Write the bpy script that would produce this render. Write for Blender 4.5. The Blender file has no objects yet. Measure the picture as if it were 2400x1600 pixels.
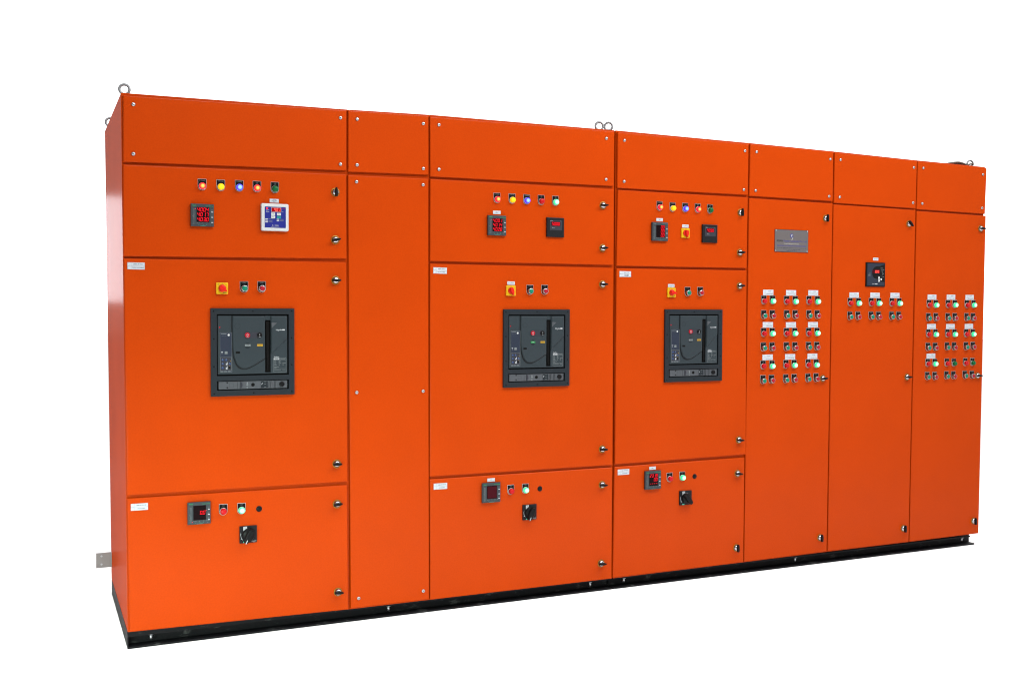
import bpy, math, random
from mathutils import Vector, Matrix

# ---------------------------------------------------------------- camera, world, lamps, exposure
SC = bpy.context.scene
COL = SC.collection
CAM = {'f': 2458.9643373846047, 'yaw': 0.43014608421584616, 'pitch': -0.029770959022836743, 'roll': 0.003661607814861439, 'loc': [-0.3549, -4.679, 1.4398]}
def make_camera():
    yaw, pitch, roll = CAM['yaw'], CAM['pitch'], CAM['roll']
    cy, sy, cp, sp, cr, sr = math.cos(yaw), math.sin(yaw), math.cos(pitch), math.sin(pitch), math.cos(roll), math.sin(roll)
    fwd = Vector((sy * cp, cy * cp, sp))
    right = Vector((cy, -sy, 0))
    up = right.cross(fwd)
    r2, u2 = cr * right + sr * up, -sr * right + cr * up
    d = bpy.data.cameras.new('camera')
    d.sensor_fit = 'HORIZONTAL'
    d.sensor_width = 36.0
    d.lens = CAM['f'] / 2400.0 * 36.0
    d.clip_start, d.clip_end = 0.05, 500.0
    o = bpy.data.objects.new('camera', d)
    m = Matrix((r2, u2, -fwd)).transposed().to_4x4()
    m.translation = Vector(CAM['loc'])
    o.matrix_world = m
    COL.objects.link(o)
    SC.camera = o
make_camera()

SC.view_settings.view_transform = 'Standard'
SC.view_settings.look = 'None'
SC.view_settings.exposure = 0.0
SC.view_settings.gamma = 1.0
SC.view_settings.use_curve_mapping = False
SC.render.engine = 'CYCLES'
SC.cycles.use_denoising = True
SC.cycles.max_bounces = 8
SC.cycles.pixel_filter_type = 'BLACKMAN_HARRIS'
SC.cycles.filter_width = 1.1

WORLD_BACK, WORLD_FRONT, WORLD_SIDE = 1.9, 0.55, 0.45    # white studio behind the board, dimmer hall behind the photographer and on the left
W = bpy.data.worlds.new('World')
SC.world = W
W.use_nodes = True
nt = W.node_tree
nt.nodes.clear()
tc = nt.nodes.new('ShaderNodeTexCoord')
sep = nt.nodes.new('ShaderNodeSeparateXYZ')
nt.links.new(tc.outputs['Generated'], sep.inputs[0])
def ramp(src, a, b, lo, hi, kind):
    mr = nt.nodes.new('ShaderNodeMapRange')
    mr.interpolation_type = kind
    mr.inputs['From Min'].default_value = a
    mr.inputs['From Max'].default_value = b
    mr.inputs['To Min'].default_value = lo
    mr.inputs['To Max'].default_value = hi
    nt.links.new(src, mr.inputs['Value'])
    return mr.outputs['Result']
az = nt.nodes.new('ShaderNodeMath')
az.operation = 'ARCTAN2'
nt.links.new(sep.outputs['X'], az.inputs[0])
nt.links.new(sep.outputs['Y'], az.inputs[1])
mn = nt.nodes.new('ShaderNodeMath')
mn.operation = 'MINIMUM'
nt.links.new(ramp(sep.outputs['Y'], -0.75, -0.15, WORLD_FRONT, WORLD_BACK, 'SMOOTHSTEP'), mn.inputs[0])
nt.links.new(ramp(az.outputs[0], -0.50, -0.035, WORLD_SIDE, WORLD_BACK, 'LINEAR'), mn.inputs[1])
bg = nt.nodes.new('ShaderNodeBackground')
bg.inputs['Color'].default_value = (1, 1, 1, 1)
wo = nt.nodes.new('ShaderNodeOutputWorld')
nt.links.new(mn.outputs[0], bg.inputs['Strength'])
nt.links.new(bg.outputs[0], wo.inputs['Surface'])

def area(name, loc, target, sx, sy, watts, color=(1, 1, 1)):
    d = bpy.data.lights.new(name, 'AREA')
    d.shape = 'RECTANGLE'
    d.size, d.size_y = sx, sy
    d.energy = watts
    d.color = color
    o = bpy.data.objects.new(name, d)
    o.location = loc
    o.rotation_euler = (Vector(target) - Vector(loc)).to_track_quat('-Z', 'Y').to_euler()
    COL.objects.link(o)
    return o
area('ceiling_lamp', (3.0, -2.8, 4.3), (2.3, 0.0, 2.1), 5.6, 0.6, 275)
area('floor_wash', (2.6, -1.7, 4.2), (2.6, -1.5, 0.0), 5.5, 0.6, 50).data.spread = math.radians(75)  # added lamp: whitens the floor in front, which bounces onto the lower doors
area('side_wash', (-1.3, 0.3, 4.2), (-1.2, 0.3, 0.0), 1.0, 1.4, 28).data.spread = math.radians(65)  # added fill lamp that keeps the floor beside the end cabinet white
front = area('front_lamp', (-0.9, -2.2, 0.6), (0.45, 0.0, -0.1), 1.8, 0.7, 21, (0.78, 1.0, 0.86))
front.data.spread = math.radians(80)
area('window_light', (-0.50, 6.0, 2.0), (0.0, 0.6, 1.75), 0.9, 1.0, 38, (0.88, 0.93, 1.0))

# ---------------------------------------------------------------- where things sit on the front (metres)
DOORS = {'c1a': [(0.003, 2.3252), (0.9534, 2.3408), (0.9525, 2.0694), (0.0011, 2.05)], 'c1b': [(0.001, 2.0396), (0.9513, 2.0529), (0.9539, 1.6705), (-0.001, 1.6586)], 'c1c': [(0.0002, 1.6498), (0.9518, 1.6552), (0.9586, 0.6535), (0.0067, 0.6569)], 'c1d': [(0.0066, 0.6437), (0.9562, 0.638), (0.9605, 0.0641), (0.0132, 0.0788)], 'c2a': [(0.9622, 2.342), (1.3489, 2.3478), (1.3492, 2.0723), (0.9619, 2.0647)], 'c2b': [(0.9607, 2.0503), (1.3474, 2.055), (1.3552, 0.0665), (0.9725, 0.0671)], 'c3a': [(1.3552, 2.3453), (2.3529, 2.3498), (2.3491, 2.0718), (1.3575, 2.0651)], 'c3b': [(1.3575, 2.0544), (2.3514, 2.0565), (2.3506, 1.6711), (1.3568, 1.6691)], 'c3c': [(1.3568, 1.6572), (2.3507, 1.6568), (2.3545, 0.6481), (1.3576, 0.6507)], 'c3d': [(1.3576, 0.638), (2.3531, 0.6364), (2.3529, 0.0619), (1.3603, 0.0635)], 'c4a': [(2.3723, 2.3478), (3.1901, 2.3423), (3.1892, 2.0679), (2.3713, 2.0639)], 'c4b': [(2.3746, 2.0558), (3.1894, 2.0544), (3.1863, 1.6722), (2.3699, 1.6676)], 'c4c': [(2.37, 1.656), (3.1864, 1.6604), (3.1924, 0.657), (2.3689, 0.6503)], 'c4d': [(2.3665, 0.6374), (3.1848, 0.6409), (3.1838, 0.066), (2.3606, 0.0655)], 'c5a': [(3.2016, 2.3431), (3.779, 2.3388), (3.778, 2.0616), (3.198, 2.0636)], 'c5b': [(3.1974, 2.0524), (3.7782, 2.0494), (3.7661, 0.0712), (3.1893, 0.0677)], 'c6a': [(3.7886, 2.3349), (4.4106, 2.3281), (4.4056, 2.048), (3.7867, 2.0525)], 'c6b': [(3.7843, 2.0453), (4.4051, 2.0395), (4.3892, 0.0713), (3.7741, 0.0721)], 'c7a': [(4.4177, 2.3254), (4.9824, 2.3237), (4.9739, 2.0398), (4.4142, 2.0441)], 'c7b': [(4.4144, 2.0351), (4.9818, 2.0291), (4.9644, 0.0723), (4.3961, 0.0722)]}
TOPS = [(-0.0058, 2.3376), (0.9643, 2.3479), (1.3606, 2.3562), (2.3642, 2.3581), (3.2088, 2.3523), (3.7998, 2.3454), (4.431, 2.3346), (4.9938, 2.3285)]
BOTS = [(0.0054, 0.0736), (0.9721, 0.0595), (1.3645, 0.0592), (2.3668, 0.0578), (3.2011, 0.061), (3.7891, 0.0643), (4.4135, 0.0651), (4.9883, 0.0683)]
SCREWS = {'c1a': [(0.0425, 2.2904), (0.9261, 2.3049), (0.0411, 2.0852), (0.9252, 2.0965)], 'c2a': [(1.0037, 2.3052), (1.3224, 2.3091), (1.0029, 2.0976), (1.3227, 2.1004)], 'c2b': [(1.0005, 2.0214), (1.3215, 2.0246), (1.0006, 1.0609), (1.3228, 1.0574), (1.0092, 0.1101), (1.3251, 0.1099)], 'c3a': [(1.4003, 2.3097), (2.305, 2.3104), (1.4007, 2.1015), (2.3043, 2.1041)], 'c4a': [(2.4111, 2.308), (3.1645, 2.3042), (2.4102, 2.0992), (3.1592, 2.0958)], 'c5a': [(3.2421, 2.304), (3.7545, 2.2968), (3.2383, 2.0951), (3.7492, 2.0885)], 'c6a': [(3.8284, 2.2985), (4.3838, 2.288), (3.826, 2.0878), (4.3816, 2.0812)], 'c7a': [(4.459, 2.2888), (4.9477, 2.279), (4.4548, 2.0798), (4.9456, 2.0748)]}
LOCKS = {1: [(0.9019, 1.969, 90), (0.9016, 1.7546, 12), (0.9028, 1.5721, 0), (0.9066, 0.7381, 0), (0.9078, 0.5544, 6), (0.9121, 0.1499, -4)], 3: [(2.2875, 1.9718, 2), (2.2876, 1.7566, 2), (2.2879, 1.5729, 0), (2.2924, 0.7334, -2), (2.2925, 0.5507, -2), (2.2894, 0.1471, -3)], 4: [(3.1399, 1.9716, 90), (3.1382, 1.756, 2), (3.1392, 1.5757, 5), (3.1435, 0.7396, -2), (3.1371, 0.5563, -3), (3.1339, 0.1501, 90)], 5: [(3.7269, 1.9638, 90), (3.72, 1.0604, 4), (3.7146, 0.1551, 90)], 6: [(4.3524, 1.9561, -45), (4.3545, 1.0541, 0), (4.343, 0.1554, 90)], 7: [(4.9364, 1.9489, -2), (4.9299, 1.0492, 0), (4.9176, 0.1539, 90)]}
TAGS = [(1, 0.3182, 1.997, 'LR:R PHASE'), (1, 0.3963, 1.9977, 'LY:Y PHASE'), (1, 0.4748, 1.9995, 'LB:B PHASE'), (1, 0.5511, 2.0002, 'LR:ACB|ON'), (1, 0.6292, 2.0002, 'DG:ACB|OFF'), (3, 1.6995, 2.0056, 'LR:R PHASE'), (3, 1.7796, 2.0062, 'LY:Y PHASE'), (3, 1.859, 2.0064, 'LB:B PHASE'), (3, 1.9376, 2.0069, 'DR:ACB|ON'), (3, 2.0164, 2.0066, 'LG:ACB|OFF'), (4, 2.6251, 2.0081, 'LR:R PHASE'), (4, 2.7042, 2.0061, 'LY:Y PHASE'), (4, 2.7828, 2.0068, 'LB:B PHASE'), (4, 2.8617, 2.0072, 'LR:ACB|ON'), (4, 2.9404, 2.0063, 'DG:ACB|OFF'), (1, 0.4935, 1.5612, 'BG:START'), (1, 0.5701, 1.5624, 'BR:STOP'), (1, 0.4009, 0.5917, 'DR:ON'), (1, 0.4789, 0.5905, 'LG:OFF'), (3, 1.8787, 1.5647, 'BG:START'), (3, 1.9591, 1.5658, 'BR:STOP'), (3, 1.7785, 0.5847, 'DR:ON'), (3, 1.8585, 0.5851, 'LG:OFF'), (4, 2.8027, 1.5658, 'BG:START'), (4, 2.8821, 1.5668, 'BR:STOP'), (4, 2.6994, 0.5876, 'DR:ON'), (4, 2.7789, 0.5887, 'LG:OFF'), (5, 3.3013, 1.5257, 'DR:ON'), (5, 3.3603, 1.5262, 'LG:OFF'), (5, 3.457, 1.5248, 'DR:ON'), (5, 3.5176, 1.5249, 'LG:OFF'), (5, 3.6142, 1.5256, 'DR:ON'), (5, 3.6739, 1.5257, 'LG:OFF'), (5, 3.3014, 1.4452, 'BG:START'), (5, 3.3592, 1.4454, 'BR:STOP'), (5, 3.4586, 1.4457, 'BG:START'), (5, 3.5177, 1.4459, 'BR:STOP'), (5, 3.6142, 1.4463, 'BG:START'), (5, 3.6734, 1.4461, 'BR:STOP'), (5, 3.3015, 1.3478, 'DR:ON'), (5, 3.3605, 1.3476, 'LG:OFF'), (5, 3.4585, 1.3472, 'DR:ON'), (5, 3.516, 1.3474, 'LG:OFF'), (5, 3.6139, 1.3476, 'DR:ON'), (5, 3.6737, 1.3478, 'LG:OFF'), (5, 3.3012, 1.2683, 'BG:START'), (5, 3.3596, 1.2678, 'BR:STOP'), (5, 3.4589, 1.2681, 'BG:START'), (5, 3.5179, 1.2676, 'BR:STOP'), (5, 3.6145, 1.2692, 'BG:START'), (5, 3.6732, 1.2687, 'BR:STOP'), (5, 3.3009, 1.1692, 'DR:ON'), (5, 3.361, 1.1682, 'LG:OFF'), (5, 3.4578, 1.17, 'DR:ON'), (5, 3.5147, 1.1701, 'LG:OFF'), (5, 3.6132, 1.1705, 'DR:ON'), (5, 3.6714, 1.1696, 'LG:OFF'), (5, 3.301, 1.0888, 'BG:START'), (5, 3.3591, 1.0895, 'BR:STOP'), (5, 3.4572, 1.0897, 'BG:START'), (5, 3.5159, 1.09, 'BR:STOP'), (5, 3.6126, 1.0909, 'BG:START'), (5, 3.6708, 1.0907, 'BR:STOP'), (6, 3.9127, 1.518, 'DR:ON'), (6, 3.9738, 1.5178, 'LG:OFF'), (6, 4.0699, 1.5186, 'DR:ON'), (6, 4.1271, 1.5184, 'LG:OFF'), (6, 4.227, 1.5192, 'DR:ON'), (6, 4.2846, 1.519, 'LG:OFF'), (6, 3.9115, 1.4394, 'BG:START'), (6, 3.9709, 1.4396, 'BR:STOP'), (6, 4.0696, 1.4399, 'BG:START'), (6, 4.126, 1.44, 'BR:STOP'), (6, 4.2259, 1.4403, 'BG:START'), (6, 4.2808, 1.4405, 'BR:STOP'), (7, 4.5196, 1.5114, 'DR:ON'), (7, 4.574, 1.5104, 'LG:OFF'), (7, 4.6735, 1.5112, 'DR:ON'), (7, 4.7299, 1.5116, 'LG:OFF'), (7, 4.8297, 1.5116, 'DR:ON'), (7, 4.8863, 1.512, 'LG:OFF'), (7, 4.5167, 1.4316, 'BG:START'), (7, 4.5757, 1.4317, 'BR:STOP'), (7, 4.6734, 1.4319, 'BG:START'), (7, 4.7308, 1.4321, 'BR:STOP'), (7, 4.8286, 1.4323, 'BG:START'), (7, 4.8833, 1.4324, 'BR:STOP'), (7, 4.5178, 1.3354, 'DR:ON'), (7, 4.5749, 1.3351, 'LG:OFF'), (7, 4.6727, 1.3347, 'DR:ON'), (7, 4.731, 1.3345, 'LG:OFF'), (7, 4.8279, 1.3348, 'DR:ON'), (7, 4.8836, 1.3345, 'LG:OFF'), (7, 4.5167, 1.2555, 'BG:START'), (7, 4.5748, 1.2549, 'BR:STOP'), (7, 4.6716, 1.2561, 'BG:START'), (7, 4.7299, 1.2555, 'BR:STOP'), (7, 4.8278, 1.256, 'BG:START'), (7, 4.8854, 1.2569, 'BR:STOP'), (7, 4.5168, 1.1598, 'DR:ON'), (7, 4.574, 1.1589, 'LG:OFF'), (7, 4.6718, 1.1587, 'DR:ON'), (7, 4.7302, 1.1578, 'DG:OFF'), (7, 4.8252, 1.1591, 'DR:ON'), (7, 4.8848, 1.1588, 'DG:OFF'), (7, 4.5148, 1.0812, 'BG:START'), (7, 4.5738, 1.0799, 'BR:STOP'), (7, 4.6707, 1.0813, 'BG:START'), (7, 4.7272, 1.0801, 'BR:STOP'), (7, 4.8222, 1.0816, 'BG:START'), (7, 4.8818, 1.0804, 'BR:STOP')]
LABELS = [(1, 0.0487, 1.6191, 'id:I/C1:2000A, 4P ACB:MAINS INCOMING'), (1, 0.0553, 0.6054, 'id:O/G:200A, 4P MCCB:OUTGOING'), (3, 1.4073, 1.6256, 'id:I/C2:2000A, 4P ACB:DG INCOMING'), (3, 1.411, 0.6022, 'id:O/G:200A, 4P MCCB:OUTGOING'), (4, 2.4211, 1.6271, 'id:I/C3:1600A, 4P ACB:APFC PANEL:INCOMING'), (4, 2.4184, 0.6084, 'id:O/G:200A, 4P MCCB:OUTGOING'), (5, 3.331, 1.5421, 'grid'), (5, 3.4884, 1.5415, 'grid'), (5, 3.6444, 1.5428, 'grid'), (5, 3.3311, 1.3647, 'grid'), (5, 3.4899, 1.3639, 'grid'), (5, 3.6451, 1.3645, 'grid'), (5, 3.3314, 1.1861, 'grid'), (5, 3.4868, 1.1866, 'grid'), (5, 3.6439, 1.1869, 'grid'), (6, 3.9418, 1.5336, 'grid'), (6, 4.0983, 1.5338, 'grid'), (6, 4.2515, 1.5345, 'grid'), (7, 4.5442, 1.5272, 'grid'), (7, 4.6986, 1.5279, 'grid'), (7, 4.8537, 1.5278, 'grid'), (7, 4.5433, 1.3517, 'grid'), (7, 4.6978, 1.3512, 'grid'), (7, 4.8516, 1.3514, 'grid'), (7, 4.5429, 1.1748, 'grid'), (1, 0.6263, 1.9175, 'sm:VOLTAGE:MONITORING:RELAY'), (3, 1.6995, 1.9115, 'sm:MFM'), (4, 2.6253, 1.9124, 'sm:MFM'), (4, 2.7854, 1.8852, 'sm:AUTO/MANUAL'), (3, 1.7763, 1.5716, 'sm:AUTO/MANUAL'), (4, 2.7002, 1.571, 'sm:AUTO/MANUAL'), (3, 1.6735, 0.6153, 'sm:MFM'), (4, 2.5937, 0.6178, 'sm:MFM'), (6, 4.0999, 1.743, 'sm:APFC RELAY')]
METERS = [(1, 0.3172, 1.8409), (3, 1.6955, 1.8479), (4, 2.6212, 1.8501), (1, 0.2972, 0.5621), (3, 1.67, 0.5555), (4, 2.5902, 0.5577)]
BREAKERS = [(1, 0.531, 1.2527), (3, 1.9144, 1.2533), (4, 2.8396, 1.2562)]
RELAY = (0.6267, 1.844)
FREQ = [(3, 2.0135, 1.8502), (4, 2.9354, 1.8501)]
PFC = (4.0962, 1.6531)
NAMEPLATE = (3.4868, 1.8283)
SELECTORS = [(1, 0.3997, 1.5297, -38), (3, 1.7739, 1.535, -72), (4, 2.6997, 1.535, -12), (4, 2.7834, 1.8489, -85)]
ISOLATORS = [(1, 0.5069, 0.4511, -115), (3, 1.8798, 0.4432, -112), (4, 2.7979, 0.4487, -52)]
PLUGS = [(1, 0.5554, 0.5591), (3, 1.9383, 0.5545), (4, 2.8579, 0.5583)]
BOLTS = [(0, 0.1018, 0.0581), (0, 1.1647, 0.0506), (0, 2.2477, 0.047), (1, 2.448, 0.047), (1, 3.5709, 0.0496), (1, 4.8635, 0.0521)]

# ---------------------------------------------------------------- materials
MATS = {}
def mat(name, color, rough=0.5, metal=0.0, spec=0.22, emit=None, estr=0.0, coat=0.0):
    m = bpy.data.materials.new(name)
    m.use_nodes = True
    b = m.node_tree.nodes['Principled BSDF']
    b.inputs['Base Color'].default_value = (*color, 1)
    b.inputs['Roughness'].default_value = rough
    b.inputs['Metallic'].default_value = metal
    b.inputs['Specular IOR Level'].default_value = spec
    b.inputs['Coat Weight'].default_value = coat
    b.inputs['Coat Roughness'].default_value = 0.23
    if emit:
        b.inputs['Emission Color'].default_value = (*emit, 1)
        b.inputs['Emission Strength'].default_value = estr
    MATS[name] = m
    return m

def noisy(m, scale, bump, rough_amp=0.0, col_amp=0.0, dist=0.001, detail=3.0, tone=0.0):
    """fine surface grain: bump, roughness and slight tone variation from object-space noise"""
    nt = m.node_tree
    b = nt.nodes['Principled BSDF']
    tc = nt.nodes.new('ShaderNodeTexCoord')
    n = nt.nodes.new('ShaderNodeTexNoise')
    n.inputs['Scale'].default_value = scale
    n.inputs['Detail'].default_value = detail
    nt.links.new(tc.outputs['Object'], n.inputs['Vector'])
    if bump:
        bp = nt.nodes.new('ShaderNodeBump')
        bp.inputs['Strength'].default_value = bump
        bp.inputs['Distance'].default_value = dist
        nt.links.new(n.outputs['Fac'], bp.inputs['Height'])
        nt.links.new(bp.outputs['Normal'], b.inputs['Normal'])
    if rough_amp:
        r = b.inputs['Roughness'].default_value
        mr = nt.nodes.new('ShaderNodeMapRange')
        mr.inputs['To Min'].default_value = r - rough_amp
        mr.inputs['To Max'].default_value = r + rough_amp
        n2 = nt.nodes.new('ShaderNodeTexNoise')
        n2.inputs['Scale'].default_value = 6.0
        n2.inputs['Detail'].default_value = 4.0
        nt.links.new(tc.outputs['Object'], n2.inputs['Vector'])
        nt.links.new(n2.outputs['Fac'], mr.inputs['Value'])
        nt.links.new(mr.outputs['Result'], b.inputs['Roughness'])
    if col_amp:
        c = b.inputs['Base Color'].default_value[:]
        mx = nt.nodes.new('ShaderNodeMix')
        mx.data_type = 'RGBA'
        mx.inputs['A'].default_value = tuple(x * (1 - col_amp) for x in c[:3]) + (1,)
        mx.inputs['B'].default_value = tuple(min(1, x * (1 + col_amp)) for x in c[:3]) + (1,)
        nt.links.new(n.outputs['Fac'], mx.inputs['Factor'])
        out = mx.outputs['Result']
        if tone:                 # slow unevenness of the sprayed coat
            n3 = nt.nodes.new('ShaderNodeTexNoise')
            n3.inputs['Scale'].default_value = 3.5
            n3.inputs['Detail'].default_value = 5.0
            nt.links.new(tc.outputs['Object'], n3.inputs['Vector'])
            mr = nt.nodes.new('ShaderNodeMapRange')
            mr.inputs['From Min'].default_value, mr.inputs['From Max'].default_value = 0.3, 0.7
            mr.inputs['To Min'].default_value, mr.inputs['To Max'].default_value = 1 - tone, 1 + tone
            nt.links.new(n3.outputs['Fac'], mr.inputs['Value'])
            sc = nt.nodes.new('ShaderNodeVectorMath')
            sc.operation = 'SCALE'
            nt.links.new(out, sc.inputs[0])
            nt.links.new(mr.outputs['Result'], sc.inputs['Scale'])
            out = sc.outputs['Vector']
        nt.links.new(out, b.inputs['Base Color'])
    return m

noisy(mat('orange_powder_coat', (0.330, 0.0318, 0.0008), 0.40, spec=0.0, coat=0.12), 150, 0.15, 0.0, 0.15, 0.0008, 3.0, tone=0.035)
noisy(mat('black_channel_paint', (0.004, 0.004, 0.005), 0.6, spec=0.10), 60, 0.25, 0.1, 0.5, 0.002)
def scuff(m, color, lo=0.60, hi=0.78):
    nt = m.node_tree
    b = nt.nodes['Principled BSDF']
    tc = nt.nodes.new('ShaderNodeTexCoord')
    mp = nt.nodes.new('ShaderNodeMapping')
    mp.inputs['Scale'].default_value = (1, 1, 2.5)
    n = nt.nodes.new('ShaderNodeTexNoise')
    n.inputs['Scale'].default_value = 14
    n.inputs['Detail'].default_value = 8
    n.inputs['Roughness'].default_value = 0.7
    r = nt.nodes.new('ShaderNodeValToRGB')
    r.color_ramp.elements[0].position, r.color_ramp.elements[0].color = lo, b.inputs['Base Color'].default_value[:]
    r.color_ramp.elements[1].position, r.color_ramp.elements[1].color = hi, (*color, 1)
    nt.links.new(tc.outputs['Object'], mp.inputs['Vector'])
    nt.links.new(mp.outputs['Vector'], n.inputs['Vector'])
    nt.links.new(n.outputs['Fac'], r.inputs[0])
    nt.links.new(r.outputs[0], b.inputs['Base Color'])
scuff(MATS['black_channel_paint'], (0.055, 0.056, 0.055), 0.56, 0.76)
mat('floor_white', (0.93, 0.93, 0.93), 0.8, spec=0.1)
mat('slate', (0.0205, 0.0275, 0.032), 0.45, spec=0.10)
mat('slate_bezel', (0.0115, 0.015, 0.0185), 0.5, spec=0.10)
mat('slate_low', (0.046, 0.051, 0.058), 0.5)
mat('slate_blue', (0.012, 0.017, 0.03), 0.4)
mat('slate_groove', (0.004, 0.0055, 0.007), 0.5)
mat('meter_slate', (0.022, 0.029, 0.034), 0.45)
mat('black_plastic', (0.004, 0.004, 0.0045), 0.4, spec=0.10)
mat('near_black', (0.008, 0.0085, 0.01), 0.42, spec=0.10)
mat('charcoal', (0.018, 0.019, 0.026), 0.45)
mat('tag_black', (0.002, 0.002, 0.0022), 0.35, spec=0.10)
mat('void_black', (0.001, 0.001, 0.001), 0.7, spec=0.1)
mat('silver', (0.36, 0.35, 0.34), 0.35, metal=0.6)
mat('chrome', (0.32, 0.33, 0.35), 0.12, metal=1.0)
noisy(mat('galvanised', (0.19, 0.195, 0.20), 0.5, metal=0.7), 90, 0.1, 0.1, 0.3)
mat('zinc', (0.36, 0.37, 0.39), 0.3, metal=0.9)
mat('brass_washer', (0.2, 0.115, 0.02), 0.4, metal=0.7)
mat('label_white', (0.36, 0.385, 0.42), 0.45)
mat('white_plastic', (0.37, 0.385, 0.385), 0.35)
mat('ink', (0.03, 0.035, 0.05), 0.6)
mat('ink_black', (0.012, 0.012, 0.014), 0.6)
mat('ink_blue', (0.035, 0.04, 0.16), 0.5)
mat('ink_pale', (0.26, 0.26, 0.24), 0.5)
mat('print_white', (0.31, 0.325, 0.34), 0.5)
mat('print_grey', (0.11, 0.125, 0.13), 0.5)
mat('print_green', (0.012, 0.22, 0.07), 0.5)
noisy(mat('steel_plate', (0.14, 0.125, 0.125), 0.42, metal=0.7), 200, 0.03, 0.05)
mat('cap_red', (0.25, 0.008, 0.016), 0.35, spec=0.10)
mat('cap_green', (0.005, 0.135, 0.08), 0.35, spec=0.10)
mat('lens_red_off', (0.34, 0.004, 0.007), 0.25, spec=0.12, coat=0.08)
mat('lens_green_off', (0.002, 0.075, 0.02), 0.25, spec=0.12, coat=0.08)
mat('yellow_plate', (0.47, 0.27, 0.006), 0.4, spec=0.10)
mat('red_handle', (0.45, 0.012, 0.007), 0.32, spec=0.10)
mat('relay_blue', (0.012, 0.017, 0.14), 0.4, spec=0.10)
mat('relay_teal', (0.007, 0.16, 0.17), 0.4)
mat('amber', (0.33, 0.19, 0.012), 0.4)
mat('dial_blue', (0.014, 0.035, 0.1), 0.4)
mat('window_green', (0.02, 0.16, 0.05), 0.4)
mat('display_dark', (0.004, 0.0008, 0.0015), 0.4, spec=0.06)
mat('digit_red', (0.2, 0.0, 0.0), 0.4, emit=(1.0, 0.010, 0.028), estr=0.9, spec=0.06)
mat('digit_hot', (0.2, 0.0, 0.0), 0.4, emit=(1.0, 0.13, 0.10), estr=1.2, spec=0.06)
mat('display_glow', (0.05, 0.0, 0.0), 0.4, emit=(0.40, 0.0, 0.006), estr=0.8, spec=0.06)
mat('display_dim', (0.02, 0.002, 0.004), 0.4, emit=(0.06, 0.0, 0.003), estr=0.5, spec=0.06)
mat('led_red', (0.3, 0.0, 0.0), 0.4, emit=(1.0, 0.03, 0.06), estr=1.2)
mat('teal_mark', (0.03, 0.38, 0.30), 0.5)
noisy(mat('aluminium', (0.21, 0.2, 0.205), 0.4, metal=0.75), 40, 0.05, 0.1)
noisy(mat('sling', (0.11, 0.09, 0.075), 0.55, metal=0.3), 300, 0.4, 0.0, 0.4)

def lit_lens(name, stops, strength, radius=0.0145):
    """an LED behind a coloured cap: hot in the middle, the colour of the cap at the rim"""
    m = mat(name, stops[-1][1], 0.35, spec=0.12)
    nt = m.node_tree
    b = nt.nodes['Principled BSDF']
    tc = nt.nodes.new('ShaderNodeTexCoord')
    mp = nt.nodes.new('ShaderNodeMapping')
    mp.inputs['Scale'].default_value = (1, 0, 1)
    ln = nt.nodes.new('ShaderNodeVectorMath')
    ln.operation = 'LENGTH'
    dv = nt.nodes.new('ShaderNodeMath')
    dv.operation = 'DIVIDE'
    dv.inputs[1].default_value = radius
    cr = nt.nodes.new('ShaderNodeValToRGB')
    e = cr.color_ramp.elements
    e[0].position, e[0].color = stops[0][0], (*stops[0][1], 1)
    e[1].position, e[1].color = stops[-1][0], (*stops[-1][1], 1)
    for p, c in stops[1:-1]:
        k = e.new(p)
        k.color = (*c, 1)
    nt.links.new(tc.outputs['Object'], mp.inputs['Vector'])
    nt.links.new(mp.outputs['Vector'], ln.inputs[0])
    nt.links.new(ln.outputs['Value'], dv.inputs[0])
    nt.links.new(dv.outputs[0], cr.inputs[0])
    nt.links.new(cr.outputs[0], b.inputs['Emission Color'])
    b.inputs['Emission Strength'].default_value = strength
lit_lens('lens_red_lit', [(0.0, (1.0, 0.85, 0.14)), (0.28, (1.0, 0.70, 0.08)), (0.52, (1.0, 0.25, 0.03)), (0.78, (0.85, 0.02, 0.02)), (1.0, (0.55, 0.004, 0.02))], 1.5)
lit_lens('lens_yellow_lit', [(0.0, (1.0, 0.72, 0.02)), (0.6, (0.9, 0.52, 0.008)), (1.0, (0.5, 0.27, 0.004))], 0.9)
lit_lens('lens_blue_lit', [(0.0, (0.30, 0.78, 1.0)), (0.5, (0.22, 0.50, 1.0)), (0.72, (0.07, 0.07, 0.9)), (1.0, (0.04, 0.02, 0.6))], 1.5)
lit_lens('lens_green_lit', [(0.0, (0.95, 1.0, 0.97)), (0.55, (0.66, 1.0, 0.80)), (0.78, (0.16, 0.85, 0.42)), (1.0, (0.0, 0.34, 0.10))], 1.5)

# ---------------------------------------------------------------- mesh builder (x right, z up, -y towards the viewer)
TEXT_CACHE = {}
def text_shape(s):
    if s not in TEXT_CACHE:
        c = bpy.data.curves.new('writing', 'FONT')
        c.body = s
        c.size = 1.0
        c.resolution_u = 2
        c.align_x = 'CENTER'
        c.align_y = 'CENTER'
        o = bpy.data.objects.new('writing', c)
        COL.objects.link(o)
        bpy.context.view_layer.update()
        dg = bpy.context.evaluated_depsgraph_get()
        me = o.evaluated_get(dg).to_mesh()
        vs = [(v.co.x, v.co.y) for v in me.vertices]
        fs = [tuple(p.vertices) for p in me.polygons]
        o.evaluated_get(dg).to_mesh_clear()
        bpy.data.objects.remove(o)
        bpy.data.curves.remove(c)
        xs = [v[0] for v in vs] or [0]
        TEXT_CACHE[s] = (vs, fs, max(xs) - min(xs), (max(xs) + min(xs)) / 2)
    return TEXT_CACHE[s]

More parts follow.
